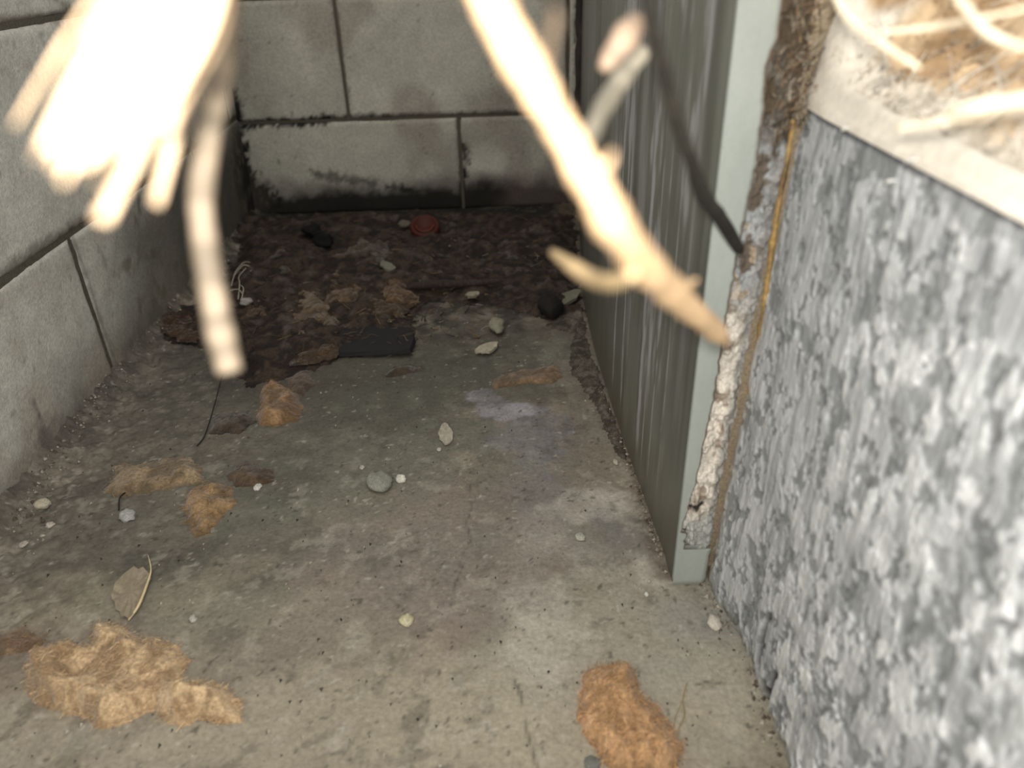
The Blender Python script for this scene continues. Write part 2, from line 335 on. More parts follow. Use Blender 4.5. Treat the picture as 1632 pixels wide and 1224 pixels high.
st = fbm(UU * 130, WW * 2.2, 4, 41, .6); st2 = fbm(UU * 45, WW * 2.6, 4, 45)
c *= (.8 + .4 * fbm(UU * 30, WW * 3, 4, 38))[..., None]
c = mix(c, (.30, .295, .27), .4 * ss(.60, .76, st) * ss(.4, .6, fbm(UU * 20, WW * 8, 3, 43))); c = mix(c, (.36, .35, .36), .5 * ss(.56, .68, st2) * ss(.1, .2, WW) * ss(.48, .25, WW))
c = mix(c, (.42, .41, .42), .75 * ss(.56, .66, fbm(UU * 28 + 3, WW * 6, 5, 46, .6)) * ss(.08, .16, WW) * ss(1.0, 1.1, UU / S) * ss(1.9, 1.5, UU / S)); c = mix(c, (.06, .06, .05), .45 * ss(.62, .76, fbm(UU * 60, WW * 2, 3, 48)))
c = mix(c, (.10, .10, .085), .5 * ss(.52, .66, fbm(UU * 26 + 7, WW * 5, 4, 49))); c = mix(c, (.10, .085, .055), .65 * ss(.11, .0, WW + .1 * (fbm(UU * 60, WW * 20, 3, 50) - .5)))
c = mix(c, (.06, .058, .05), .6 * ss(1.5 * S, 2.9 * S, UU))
for a, b, wd in ((1.30, 1.32, .005), (1.47, 1.5, .0025), (1.58, 1.57, .004), (1.13, 1.14, .0012), (1.20, 1.21, .001), (1.26, 1.25, .001)):
    D = np.abs(UU - (a + (b - a) * WW / .4) * S - (fbm(WW * 12, UU * 2, 3, 55) - .5) * .006)
    c = mix(c, (.46, .45, .47), .75 * ss(wd * 1.4, wd * .2, D + (fbm(UU * 150, WW * 60, 3, 57) - .5) * wd * 1.6) * ss(.02, .06, WW) * ss(.42, .30, WW))
nu, nv = UU.shape
# closed sheet 6 mm thick
Va = np.stack([XX, UU, WW], -1).reshape(-1, 3); Vb = Va.copy(); Vb[:, 0] += .006
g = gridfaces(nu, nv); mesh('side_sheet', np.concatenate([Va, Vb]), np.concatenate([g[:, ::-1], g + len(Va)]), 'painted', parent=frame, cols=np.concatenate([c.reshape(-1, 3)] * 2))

Xe = lambda z: .356 * S + .036 * S * np.clip(z / (.81 * S), 0, 1.25)             # timber corner line
edge = np.array([onY(*p, YF)[[2, 0]] for p in [(1252, -60), (1247, 0), (1240, 55), (1222, 100), (1215, 175), (1204, 260), (1189, 330), (1176, 395), (1163, 470), (1150, 540), (1141, 615), (1122, 700), (1108, 765), (1098, 800), (1084, 845)]])[::-1]
Wz = np.concatenate([np.linspace(0, .9 * S, 300), np.linspace(.905 * S, HT, 30)]); s = np.linspace(0, 1, 40)
eb = np.interp(Wz, edge[:, 0], edge[:, 1]) + (fbm(Wz * 220, Wz * 0, 3, 60) - .5) * .0022
plate = onY(1100, 872, YF)[2]; zb = edge[0, 0]
xl = .291 * S
eb = np.where(Wz < plate, Xe(Wz) - .003, np.where(Wz < zb, xl + .0055 + .003 * (fbm(Wz * 300, 0 * Wz, 2, 61)), eb)); eb = np.where(Wz > .93 * S, np.maximum(eb, .34 * S), eb)
SS_, WW = np.meshgrid(s, Wz, indexing='ij'); XX = xl + (eb - xl)[None, :] * SS_
VY = YF - .004 + (fbm(XX * 60, WW * 20, 3, 62) - .5) * .0006 + .0015 * ss(.85, 1, SS_)
c = np.tile(np.array((.355, .382, .345)), WW.shape + (1,)) * (.92 + .14 * fbm(XX * 90, WW * 30, 3, 63))[..., None]
de = (eb[None, :] - XX); c = mix(c, (.10, .05, .025), .85 * ss(.0022, .0003, de + (fbm(XX * 250, WW * 160, 3, 64) - .5) * .0016))
c = mix(c, (.24, .21, .16), .4 * ss(.83, .9, fbm(XX * 220, WW * 160, 3, 66)))
c = mix(c, (.12, .10, .07), .6 * ss(.006, 0, WW))
Va = np.stack([XX, VY, WW], -1).reshape(-1, 3); Vb = Va.copy(); Vb[:, 1] += .005
g = gridfaces(*WW.shape); mesh('folded_edge', np.concatenate([Va, Vb]), np.concatenate([g[:, ::-1], g + len(Va)])[:, ::-1], 'flange', parent=frame, cols=np.concatenate([c.reshape(-1, 3)] * 2))
# filler between the folded edge and the timber
s = np.linspace(0, 1, 46); WzF = np.linspace(.002, .97 * S, 420); SS_, WW = np.meshgrid(s, WzF, indexing='ij')
xa = xl + .003; xb = Xe(WzF) - .0035; XX = xa + (xb - xa)[None, :] * SS_
lump = fbm(XX * 130, WW * 110, 4, 70, .6)
VY = YF + .004 - .0062 * ss(.3, .75, lump) + .003 * ss(.2, 0, 1 - SS_)
zn = WW / S
upper = ss(.48, .60, zn + .12 * (fbm(XX * 60, WW * 40, 3, 73) - .5))
white = np.tile(np.array((.72, .66, .57)), WW.shape + (1,)) * (.78 + .4 * fbm(XX * 160, WW * 80, 4, 74))[..., None]
white = mix(white, (.22, .15, .10), .75 * ss(.56, .70, fbm(XX * 110, WW * 70, 4, 75)))
grey = np.tile(np.array((.36, .37, .37)), WW.shape + (1,)) * (.7 + .6 * fbm(XX * 160, WW * 100, 4, 76))[..., None]
grey = mix(grey, (.10, .065, .035), .85 * ss(.46, .58, fbm(XX * 120, WW * 90, 4, 77))); grey = mix(grey, (.55, .43, .28), .6 * ss(.62, .72, fbm(XX * 170, WW * 120, 4, 79)))
c = white * (1 - upper[..., None]) + grey * upper[..., None]
c = mix(c, (.30, .29, .27), .8 * ss(.72, .86, SS_ + .12 * (lump - .5)) * (zn < .75))
c = mix(c, (.085, .06, .035), .8 * ss(.745, .80, zn + .05 * (lump - .5)))
c = mix(c, (.34, .35, .33), .8 * ss(.16, .13, zn) * ss(.055, .08, zn)); c = mix(c, (.13, .09, .055), .8 * ss(.075, .05, zn + .03 * (lump - .5)))
D = linedist(np.stack([XX, WW], -1), [onY(*p, YF)[[0, 2]] for p in [(1100, 806), (1110, 812), (1120, 806)]]); c = mix(c, (.03, .025, .02), ss(.003, .001, D))
Va = np.stack([XX, VY, WW], -1).reshape(-1, 3); Vb = Va.copy(); Vb[:, 1] = YF + .02
g = gridfaces(*WW.shape); o = mesh('crumbling_filler', np.concatenate([Va, Vb]), np.concatenate([g, g[:, ::-1] + len(Va)]), 'filler', parent=frame, cols=np.concatenate([c.reshape(-1, 3)] * 2))
tag(o, 'crumbling off-white filler with brown rust crumbs')
pts = [onY(*p, YF - .001) for p in [(1266, 190), (1253, 260), (1241, 330), (1229, 410), (1216, 500), (1201, 590), (1187, 680), (1174, 750), (1158, 805)]]
pts = spline(pts, 60); pts[:, 0] += (fbm(pts[:, 2] * 90, 0 * pts[:, 2], 3, 80) - .5) * .002
V, Fc = tube(pts, .0011 + .0014 * fbm(pts[:, 2] * 160, 0 * pts[:, 2], 3, 81) * ss(.02, .1, pts[:, 2]), 6, .5, 4)
n_ = fbm(V[:, 2] * 60, V[:, 0] * 60, 3, 82)[:, None]
o = mesh('sealant_bead', V, Fc, 'bead', parent=frame, cols=np.array((.42, .27, .09)) * n_ * 1.2 + np.array((.08, .05, .03)) * (1 - n_)); tag(o, 'yellow-brown bead of old sealant')
# rusty strip in the far gap
V = []; m = 40
for i in range(m):
    z = HT * i / (m - 1)
    for (x, y) in ((.338, 3.12), (.362, 3.12), (.362, 3.245), (.338, 3.245)):
        V.append((x * S + (RS.rand() - .5) * .004, y * S + (RS.rand() - .5) * .004, z + (RS.rand() - .5) * .006 * (0 < i < m - 1)))
Fc = [(i * 4 + k, i * 4 + (k + 1) % 4, i * 4 + 4 + (k + 1) % 4, i * 4 + 4 + k) for i in range(m - 1) for k in range(4)] + [(3, 2, 1, 0), tuple(4 * (m - 1) + k for k in range(4))]
V = np.array(V); o = mesh('rusty_strip', V, Fc, 'filler', parent=frame, cols=np.array((.035, .026, .024)) * (.6 + 1.2 * RS.rand(len(V), 1)), smooth=False); tag(o, 'dark rusty strip in the gap by the far wall')

# ---- plastered return behind the timber
V = [(x, y, z) for z in (0, HT) for (x, y) in ((.36 * S, YF + .014), (.95, YF + .014), (.95, YF + .06), (.36 * S, YF + .06))]
tag(mesh('wall_right', V, [(0, 3, 2, 1), (4, 5, 6, 7), (0, 1, 5, 4), (1, 2, 6, 5), (2, 3, 7, 6), (3, 0, 4, 7)], 'filler', cols=np.array((.42, .33, .22)), smooth=False), 'plastered wall return behind the fibre bedding', kind='structure')
# ---- timber post
TOP = .812 * S
post = None
Ya, Yb = .02, YF - .001
nu, nv = 520, 520
Yp = np.linspace(Yb, Ya, nu); Wp = np.linspace(0, TOP, nv); UU, WW = np.meshgrid(Yp, Wp, indexing='ij')
tz = WW / TOP; ty = ss(.98 * S, .80 * S, UU)
XX = (Xe(WW) * (1 - ty) + (.378 * S + .008 * S * tz) * ty)
wv = (fbm(WW * 6, UU * 3, 3, 90) - .5) * .010                                    # grain wanders
far = ss(.55 * S, .85 * S, UU)                                                   # finer, straighter grain towards the frame
gr = fbm((UU + wv) * 100, WW * 10, 4, 91, .6); gr2 = (1 - far) * fbm((UU + wv) * 190, WW * 60, 4, 94, .6) + far * fbm((UU + wv) * 330, WW * 34, 4, 194, .6); pit = fbm((UU + wv) * 170, WW * 90, 3, 96, .6); pit2 = fbm((UU + wv) * 95, WW * 60, 3, 97, .6)
bl = fbm(UU * 34, WW * 34, 5, 105, .62); bl2 = fbm(UU * 60 + wv * 50, WW * 70, 4, 106, .6)
XX = XX - (gr - .5) * .0022 - (gr2 - .5) * .0012 - (bl - .5) * .002 + .0014 * ss(.58, .70, pit) + .0014 * ss(.56, .66, pit2)
chk = np.zeros_like(XX)
for pl, wd in (([(1222, 975), (1216, 1005), (1209, 1035), (1206, 1060)], .0055), ([(1230, 1075), (1222, 1110), (1218, 1140)], .006), ([(1213, 1090), (1222, 1108)], .006), ([(1363, 470), (1350, 530), (1345, 560)], .0022)):
    D = linedist(np.stack([UU, WW], -1), [onX(*p, .378 * S)[[1, 2]] for p in pl]); chk = np.maximum(chk, ss(wd, wd * .35, D + (gr2 - .5) * .0012))
XX += .005 * chk
c = np.tile(np.array((.42, .43, .433)), UU.shape + (1,)) * (.80 + .40 * fbm(UU * 20, WW * 10, 4, 98))[..., None]
c = mix(c, (.50, .51, .51), .45 * ss(.42, .66, gr2)); c = mix(c, (.62, .635, .63), .8 * ss(.46, .60, bl) * (1 - .8 * far)); c = mix(c, (.80, .81, .80), .7 * ss(.56, .66, bl2) * (1 - .95 * far))
c = mix(c, (.17, .175, .18), .45 * ss(.52, .66, fbm((UU + wv) * 150, WW * 22, 4, 101))); c = mix(c, (.12, .125, .13), .75 * ss(.58, .68, pit)); c = mix(c, (.16, .17, .17), .65 * ss(.56, .64, pit2))
for cx, cy, rx, ry, am in ((1465, 500, 40, 48, .8), (1440, 660, 35, 45, .65), (1600, 500, 50, 50, .3), (1450, 900, 60, 40, .25), (1580, 780, 60, 50, .45), (1540, 900, 40, 60, .3), (1330, 330, 60, 60, .35), (1560, 350, 90, 22, .6), (1500, 1060, 90, 50, .35), (1600, 1130, 60, 60, .45)):
    q = onX(cx, cy, .385 * S); e1 = abs(onX(cx + rx, cy, .385 * S)[1] - q[1]); e2 = abs(onX(cx, cy + ry, .385 * S)[2] - q[2])
    d = np.hypot((UU - q[1]) / e1, (WW - q[2]) / e2) + (fbm(UU * 90, WW * 70, 4, 102) - .5) * 1.6; c = mix(c, (.20, .21, .21), am * ss(1.25, .75, d))
c = mix(c, (.16, .14, .10), .6 * ss(.012, .0, WW + .01 * (gr - .5))); c = mix(c, (.02, .019, .017), .95 * chk)
c = mix(c, (.24, .20, .13), .7 * ss(.009, .001, (Yb - UU) + .006 * (gr2 - .5)) * ss(.3, .1, WW))
c = mix(c, (.05, .05, .06), .85 * ss(.004, .0005, TOP - WW + .002 * (gr2 - .5)))  # shadow gap under the bedding, painted as a dark line along the top
Va = np.stack([XX, UU, WW], -1).reshape(-1, 3)
post_loc = (.378 * S, YF, 0)
post = empty('timber_post', post_loc, label='weathered grey-white timber with vertical grain at the right edge, beside the metal frame', cat='timber')
g = gridfaces(nu, nv); mesh('grained_face', Va, g[:, ::-1], 'wood', parent=post, cols=c.reshape(-1, 3))
bx0, bx1 = .40 * S, .62
c8 = [(bx0, Ya, 0), (bx1, Ya, 0), (bx1, Yb, 0), (bx0, Yb, 0), (bx0, Ya, TOP - .001), (bx1, Ya, TOP - .001), (bx1, Yb, TOP - .001), (bx0, Yb, TOP - .001)]
mesh('core', c8, [(0, 3, 2, 1), (4, 5, 6, 7), (0, 1, 5, 4), (1, 2, 6, 5), (2, 3, 7, 6), (3, 0, 4, 7)], 'wood', parent=post, cols=np.array((.3, .3, .29)), smooth=False)

# ================================================================== fibre heap on the timber
TAN = np.array((.60, .42, .24)); CREAM = np.array((.72, .66, .56)); BROWN = np.array((.33, .20, .10))
nu, nv = 200, 240
hx = .384 * S + (np.linspace(0, 1, nu) ** 1.4) * (1.75 * S - .384 * S); hy = np.linspace(.08 * S, .985 * S, nv); UU, VV = np.meshgrid(hx, hy, indexing='ij')
front = np.interp(VV, np.array([.12, .5, .9, .97, 1.02, 1.42]) * S, np.array([.384, .384, .386, .39, .400, .43]) * S)
XXh = front + (UU - .384 * S)
t = XXh - front
hh = .010 * ss(0, .006, t) + np.clip(t, 0, .5) * .42 * ss(0, .06, t) + .004 + .045 * np.exp(-(.985 * S - VV) / .03) * ss(0, .02, t + .004)
hh = hh * (.8 + .4 * fbm(XXh * 14, VV * 14, 4, 110)) + (fbm(XXh * 50, VV * 50, 4, 112, .6) - .5) * .016 * ss(0, .03, t) + (fbm((XXh - VV) * 60, (XXh + VV) * 22, 4, 113, .6) - .5) * .014 * ss(.004, .03, t)
hh = np.minimum(hh, .080 + .01 * fbm(XXh * 20, VV * 20, 3, 114)); 
ZZ = TOP + hh * ss(.08 * S, .12 * S, VV)
a_ = (XXh + VV); stk = fbm((XXh - VV * .4) * 30, (XXh + VV) * 10, 4, 116)
c = np.tile(CREAM, UU.shape + (1,)) * (.85 + .3 * stk[..., None])
c = mix(c, TAN, .9 * ss(.44, .60, fbm(XXh * 22, VV * 22, 4, 118) + .16 * ss(.02, .05, t) * ss(.12, .06, t)) * ss(.008, .03, t))
c = mix(c, BROWN, .75 * ss(.52, .66, fbm(XXh * 30 + 5, VV * 30, 4, 120) + .1 * ss(.7 * S, .95 * S, VV)) * ss(.012, .03, t))
ZZ[0, :] = TOP + .0008
heap = mesh('fibre_heap', np.stack([XXh, VV, ZZ], -1).reshape(-1, 3), gridfaces(nu, nv), 'pad', cols=c.reshape(-1, 3), loc=(.5 * S, .8 * S, TOP))
tag(heap, 'pale tan fluffy fibre bedding heaped on top of the grey timber, upper right', 'fibre bedding', kind='stuff')
# strands of the heap
n = 7000; rs = np.random.RandomState(3); iu = (rs.rand(n) ** 1.1 * (nu - 12)).astype(int) + 8; iv = (rs.rand(n) * (nv - 12)).astype(int) + 4
P = np.stack([XXh[iu, iv], VV[iu, iv], ZZ[iu, iv] + .0008], -1); th = np.radians(38) + rs.randn(n) * .38 + .7 * (fbm(P[:, 0] * 20, P[:, 1] * 20, 3, 122) - .5)
D = np.stack([np.cos(th), np.sin(th), .18 + rs.randn(n) * .15], -1); cc = mix(c[iu, iv], (.85, .78, .66), .6 * rs.rand(n)) * (.8 + .35 * rs.rand(n, 1))
V, Fc, co = strands(P, D, .012 + .045 * rs.rand(n) ** 1.5, .0003 + .0013 * rs.rand(n) ** 3, cc, rs, .45)
o = mesh('loose_fibre', V, Fc, 'strand', parent=heap, cols=co, smooth=False); tag(o, kind='stuff')
# scatter of brown crumbly fibre where heap meets the frame
n = 330; q0 = onY(1262, 110, YF)
P = np.stack([q0[0] + rs.randn(n) * .010, YF - .004 + rs.randn(n) * .006, np.clip(q0[2] + rs.randn(n) * .024, TOP - .01, .47)], -1); th = np.radians(60) + rs.randn(n) * .6
P[:, 0] = np.maximum(P[:, 0], q0[0] - .013 + .012 * rs.rand(n))
D = np.stack([np.cos(th), .2 * rs.randn(n), np.sin(th)], -1)
V, Fc, co = strands(P, D, .004 + .010 * rs.rand(n), .0003 + .0006 * rs.rand(n) ** 2, np.array([(.10, .07, .045), (.22, .14, .08), (.30, .26, .20), (.06, .045, .03)])[rs.choice(4, n)] * (.8 + .5 * rs.rand(n, 1)), rs, .5)
o = mesh('brown_fibre', V, Fc, 'strand', parent=heap, cols=co, smooth=False); tag(o, 'darker brown fibre against the frame', kind='stuff')
V, Fc = None, None

# ================================================================== generic things
def lump(name, outline, H, tone, label, cat, nstr=200, step=.0016, slen=.012, group=None, tone2=None, dirdeg=40, mat='fibre', rough=1., edge=.010, seed=0, kind=None, strand_tone=None, base=None, srad=1., frayed=.5, stray=.0):
    poly = np.array([fl(*p)[:2] for p in outline]); lo_ = poly.min(0) - .004; hi_ = poly.max(0) + .004; cx = poly.mean(0)
    gx = np.arange(lo_[0], hi_[0], step); gy = np.arange(lo_[1], hi_[1], step); A, B = np.meshgrid(gx, gy, indexing='ij')
    wob = ((fbm(A * 110, B * 110, 4, 130 + seed) - .5) * .016 + (fbm(A * 38, B * 38, 3, 140 + seed) - .5) * .020) * frayed * (2.2 if step > .003 else 1.)
    ins, D = polydist(np.stack([A, B], -1), poly); sd = np.where(ins, D, -D) + wob
    n1 = fbm(A * 75 + seed, B * 75, 4, 131 + seed, .6); n2 = fbm(A * 25 + seed, B * 25, 3, 133 + seed)
    zf = floor_h(A, B) + (base or 0)
    h = H * ss(-.001, edge * 1.4, sd) * (.35 + .85 * ss(.2, .8, n2)) * (1 - rough * .35 + rough * .7 * n1) + .0006
    keep = sd > 0; idx = -np.ones(A.shape, int); Fq = []
    k4 = keep[:-1, :-1] | keep[1:, :-1] | keep[1:, 1:] | keep[:-1, 1:]
    used = np.zeros(A.shape, bool)
    for di in (0, 1):
        for dj in (0, 1): used[di:A.shape[0] - 1 + di, dj:A.shape[1] - 1 + dj] |= k4
    idx[used] = np.arange(used.sum()); ii, jj = np.nonzero(k4)
    Fq = np.stack([idx[ii, jj], idx[ii + 1, jj], idx[ii + 1, jj + 1], idx[ii, jj + 1]], -1)
    z = np.where(keep, zf + h, zf - .0012)
    tone = np.array(tone); tone2 = np.array(tone2 if tone2 is not None else tone * .45)
    col = mix(np.tile(tone, A.shape + (1,)), tone2, ss(.62, .40, n1) * .85); col = mix(col, np.minimum(tone * 1.35 + .03, .8), .6 * ss(.60, .74, fbm(A * 60, B * 60 + 7, 3, 137 + seed))); col = mix(col, tone2, .5 * ss(.006, 0, sd))
    V = np.stack([A, B, z], -1)[used]; nV = len(V); bot = V.copy(); bot[:, 2] = zf[used] - .0015
    loc = (cx[0], cx[1], float(zf.mean()))
    o = mesh(name, np.concatenate([V, bot]), np.concatenate([Fq, Fq[:, ::-1] + nV]), mat, cols=np.concatenate([col[used]] * 2), loc=loc)
    tag(o, label, cat, group, kind)
    if nstr:
        rs = np.random.RandomState(seed + 9); ki, kj = np.nonzero(keep); s_ = rs.randint(0, len(ki), nstr); ki = ki[s_]; kj = kj[s_]
        P = np.stack([A[ki, kj], B[ki, kj], z[ki, kj] - .0002], -1); th = np.radians(dirdeg) + rs.randn(nstr) * .6 + (rs.rand(nstr) > .5) * math.pi
        Dd = np.stack([np.cos(th), np.sin(th), .12 + .2 * rs.rand(nstr)], -1); st = np.array(strand_tone if strand_tone is not None else tone)
        L = slen * (.4 + rs.rand(nstr)); P2 = P - Dd * (L * .4)[:, None] * np.array([1, 1, 0])
        V, Fc, co = strands(P2, Dd, L, (.00014 + .00028 * rs.rand(nstr) ** 2) * srad, np.clip(st * (.6 + 1.0 * rs.rand(nstr, 1)), 0, .9), rs, 1.0)
        V[:, 2] = np.maximum(V[:, 2], .0002 + floor_h(V[:, 0], V[:, 1]))
        f = mesh('fibres', V, Fc, 'strand', parent=o, cols=co, smooth=False); tag(f, kind='stuff')
    return o
def ground(x, y, up=0.):                    # point on the relief of the floor
    p = fl(x, y); p = fl(x, y, float(floor_h(p[0], p[1]))); p[2] += up; return p
def pebble(name, px, w_, h_, tone, label, cat, flat=.6, seed=0, rot=0, z=0., group=None, mat='stone', jag=.5):
    c0 = ground(*px, z); tone = np.array(tone) * (.6 if c0[1] > .95 else .85); rx = w_ / 2 * np.linalg.norm(fl(px[0] + 5, px[1]) - fl(*px)) / 5; ry = h_ / 2 * np.linalg.norm(fl(px[0], px[1] - 5) - fl(*px)) / 5; ry = min(ry, rx * 1.6) if flat > .4 else ry
    rz = flat * min(rx, ry); nu, nv = 16, 11; V = []; rs = np.random.RandomState(seed)
    for i in range(nv):
        ph = math.pi * i / (nv - 1)
        for k in range(nu):
            th = 2 * math.pi * k / nu; x, y, q = math.sin(ph) * math.cos(th), math.sin(ph) * math.sin(th), math.cos(ph)
            r_ = 1 + jag * (float(fbm(2.2 * x + 5 + seed, 2.2 * y + 2.2 * q + 5, 3, seed)) - .5) * 1.4
            V.append((x * rx * r_, y * ry * r_, max(q * rz * r_, -rz * .55)))
    V = np.array(V); a = math.radians(rot); V[:, :2] = V[:, :2] @ np.array([[math.cos(a), math.sin(a)], [-math.sin(a), math.cos(a)]])
    V += c0 + np.array([0, 0, rz * .5])
    Fc = [(i * nu + k, (i + 1) * nu + k, (i + 1) * nu + (k + 1) % nu, i * nu + (k + 1) % nu) for i in range(nv - 1) for k in range(nu)]
    o = mesh(name, V, np.array(Fc), mat, cols=np.array(tone) * (.75 + .5 * fbm(V[:, 0] * 400, V[:, 1] * 400, 3, seed))[:, None], loc=c0); return tag(o, label, cat, group)
def flake(name, pts, tone, label, cat, thick=.0012, lift=.0008, group=None, seed=0, bend=.002, mat='plain'):
    """thin irregular chip from an outline on the floor, with thickness and a slight curl"""
    P = np.array([ground(*p) for p in pts]); cx = P.mean(0); rs = np.random.RandomState(seed); P = spline(np.concatenate([P, P[:1]]), 3 * len(P) + 1)[:-1]; n = len(P); P = cx + (P - cx) * (.88 + .24 * rs.rand(n, 1)); tone = np.array(tone) * (.55 if cx[1] > 1.1 else .85); V = []
    for zz in (0, thick):
        V.append(cx + [0, 0, lift + zz + bend * .4])
        for f in (.55, 1.):
            for p in P: q = cx + (p - cx) * f; V.append(q + [0, 0, lift + zz + bend * (f ** 2) * rs.rand()])
    V = np.array(V); B = 1 + 2 * n; Fc = []
    for k in range(n):
        j = (k + 1) % n
        Fc += [(B, B + 1 + k, B + 1 + j), (B + 1 + k, B + 1 + n + k, B + 1 + n + j, B + 1 + j), (0, 1 + j, 1 + k), (1 + k, 1 + j, 1 + n + j, 1 + n + k), (1 + n + k, 1 + n + j, B + 1 + n + j, B + 1 + n + k)]
    o = mesh(name, V, Fc, mat, cols=np.array(tone) * (.85 + .3 * rs.rand(len(V), 1)), loc=cx, smooth=False); return tag(o, label, cat, group)
def stick(name, pts3, rad, tone, label, cat, n=7, m=None, wob=.1, mat='straw', seed=0, parent=None, group=None, flat=1., taper=None, knots=0.):
    P = spline(pts3, m or max(8, 5 * len(pts3))); k = len(P)
    r_ = np.interp(np.linspace(0, 1, k), np.linspace(0, 1, len(rad)), rad) if hasattr(rad, '__len__') else np.full(k, rad)
    if knots: r_ = r_ * (1 + knots * (fbm(np.linspace(0, 9, k), np.zeros(k), 3, seed + 3) - .45))
    if name in ('stalk', 'hanging_stem', 'main_stem', 'dark_streak'):     # carry on upwards to where it grows from
        d0 = P[0] - P[2]; d0 /= np.linalg.norm(d0); L_ = .10 + .05 * (seed % 3)
        P = np.concatenate([[P[0] + d0 * L_ * f for f in (1, .66, .33)], P]); r_ = np.concatenate([[r_[0] * f for f in (.8, .9, 1)], r_])
    V, Fc = tube(P, r_, n, wob, seed, flat); nn = fbm(V[:, 0] * 150, V[:, 2] * 150, 3, seed)[:, None]; rg = ss(.3, .7, fbm((np.arange(len(V)) // n) * .45, np.zeros(len(V)), 2, seed + 5))[:, None] * (.55 if name == 'hanging_stem' else .25)
    o = mesh(name, V, Fc, mat, cols=np.array(tone) * (.8 + .4 * nn) * (1.25 - rg), loc=P[0] if parent is None else None, parent=parent)
    if parent is None: tag(o, label, cat, group)
    return o

# ================================================================== debris at the far end
lump('debris_layer', [(392, 352), (560, 342), (760, 340), (916, 345), (924, 430), (930, 500), (880, 512), (800, 492), (700, 478), (655, 500), (660, 545), (600, 560), (540, 575), (470, 600), (390, 615), (350, 560), (300, 545), (262, 545), (275, 508), (330, 480), (365, 430), (380, 390)],
     .016, (.046, .030, .021), 'dark brown layer of rotten litter across the far end of the floor', 'litter', nstr=900, step=.0035, slen=.02, mat='debris', seed=1, edge=.03, kind='stuff', tone2=(.012, .009, .008), strand_tone=(.055, .04, .03), srad=1.3)
lump('debris_layer', [(930, 490), (940, 560), (960, 610), (985, 680), (1000, 740), (985, 735), (955, 660), (915, 600), (905, 570), (915, 530), (870, 520), (880, 500)], .004, (.10, .083, .064), 'brown crumbly litter along the foot of the metal frame', 'litter', nstr=160, step=.002, slen=.008, mat='debris', seed=2, edge=.012, kind='stuff', tone2=(.04, .032, .025), strand_tone=(.25, .2, .15))
FG = 'tan fibre tufts scattered on the floor'
T1 = (.62, .40, .19); T2 = (.50, .27, .11); T3 = (.33, .19, .085)
lump('fibre_tuft', [(45, 1065), (85, 1040), (140, 1035), (150, 1002), (200, 1000), (225, 1022), (290, 1028), (305, 1050), (300, 1085), (345, 1095), (375, 1110), (388, 1150), (350, 1160), (310, 1145), (285, 1165), (240, 1140), (190, 1155), (150, 1168), (120, 1140), (65, 1130), (42, 1100)], .022, (.50, .36, .21), 'largest fluffy tan fibre tuft lying on the concrete at lower left', 'fibre tuft', 2600, .0012, .010, FG, (.24, .15, .075), seed=3, stray=1.)
lump('fibre_tuft', [(922, 1085), (945, 1062), (990, 1062), (1020, 1072), (1022, 1105), (1040, 1130), (1070, 1160), (1088, 1195), (1075, 1230), (1030, 1245), (985, 1238), (950, 1205), (930, 1170), (920, 1130)], .018, (.46, .275, .135), 'orange-tan fibre tuft lying near the timber at the bottom of the photo', 'fibre tuft', 1800, .0011, .011, FG, (.22, .125, .055), seed=4, dirdeg=55)
lump('fibre_tuft', [(170, 765), (185, 745), (230, 738), (290, 728), (320, 740), (330, 765), (290, 775), (240, 785), (195, 790), (168, 785)], .012, (.24, .17, .095), 'ragged light-brown fibre tuft beside the rough floor edge at left', 'fibre tuft', 260, .0013, .012, FG, seed=5, frayed=.8)
lump('fibre_tuft', [(292, 795), (310, 775), (345, 768), (372, 775), (372, 805), (350, 825), (335, 850), (310, 856), (293, 835)], .010, (.25, .155, .07), 'rounded orange-brown fibre tuft just below the ragged one at left', 'fibre tuft', 260, .0013, .010, FG, seed=6)
lump('fibre_tuft', [(358, 755), (390, 738), (430, 748), (445, 768), (415, 775), (375, 775)], .005, (.10, .062, .034), 'thin dark-brown fibre scrap right of the ragged tuft', 'fibre tuft', 80, .0014, .010, FG, seed=7)
lump('fibre_tuft', [(408, 660), (415, 625), (430, 607), (455, 618), (475, 632), (486, 650), (470, 672), (435, 682), (412, 680)], .013, (.24, .14, .065), 'upright reddish-tan fibre tuft in the middle left of the floor', 'fibre tuft', 300, .0014, .013, FG, seed=8)
lump('fibre_tuft', [(455, 605), (490, 590), (500, 615), (485, 635), (462, 622)], .008, (.10, .062, .035), 'small dark fibre scrap behind the upright reddish tuft', 'fibre tuft', 80, .0016, .012, FG, seed=9)
lump('fibre_tuft', [(330, 690), (345, 662), (395, 655), (408, 672), (380, 690)], .005, (.06, .04, .025), 'flat dark-brown fibre scrap left of the upright reddish tuft', 'fibre tuft', 70, .0016, .010, FG, seed=10)
lump('fibre_tuft', [(782, 605), (820, 592), (865, 582), (888, 582), (898, 600), (880, 612), (840, 610), (790, 618)], .007, (.20, .125, .065), 'long tan fibre scrap near the frame, below the pale stones', 'fibre tuft', 160, .0016, .010, FG, seed=11)
lump('fibre_tuft', [(610, 600), (618, 588), (650, 580), (680, 584), (660, 594), (630, 602)], .006, (.06, .042, .024), 'thin dark-brown fibre strip on the middle of the floor', 'fibre tuft', 60, .002, .010, FG, seed=12)
lump('fibre_tuft', [(-20, 1005), (30, 1008), (72, 1022), (45, 1032), (0, 1040), (-20, 1042)], .006, (.25, .165, .095), 'brown fibre scrap at the left margin of the photo above the largest tuft', 'fibre tuft', 160, .0012, .014, FG, seed=13)
G2 = 'brown fibre clumps in the litter at the far end'
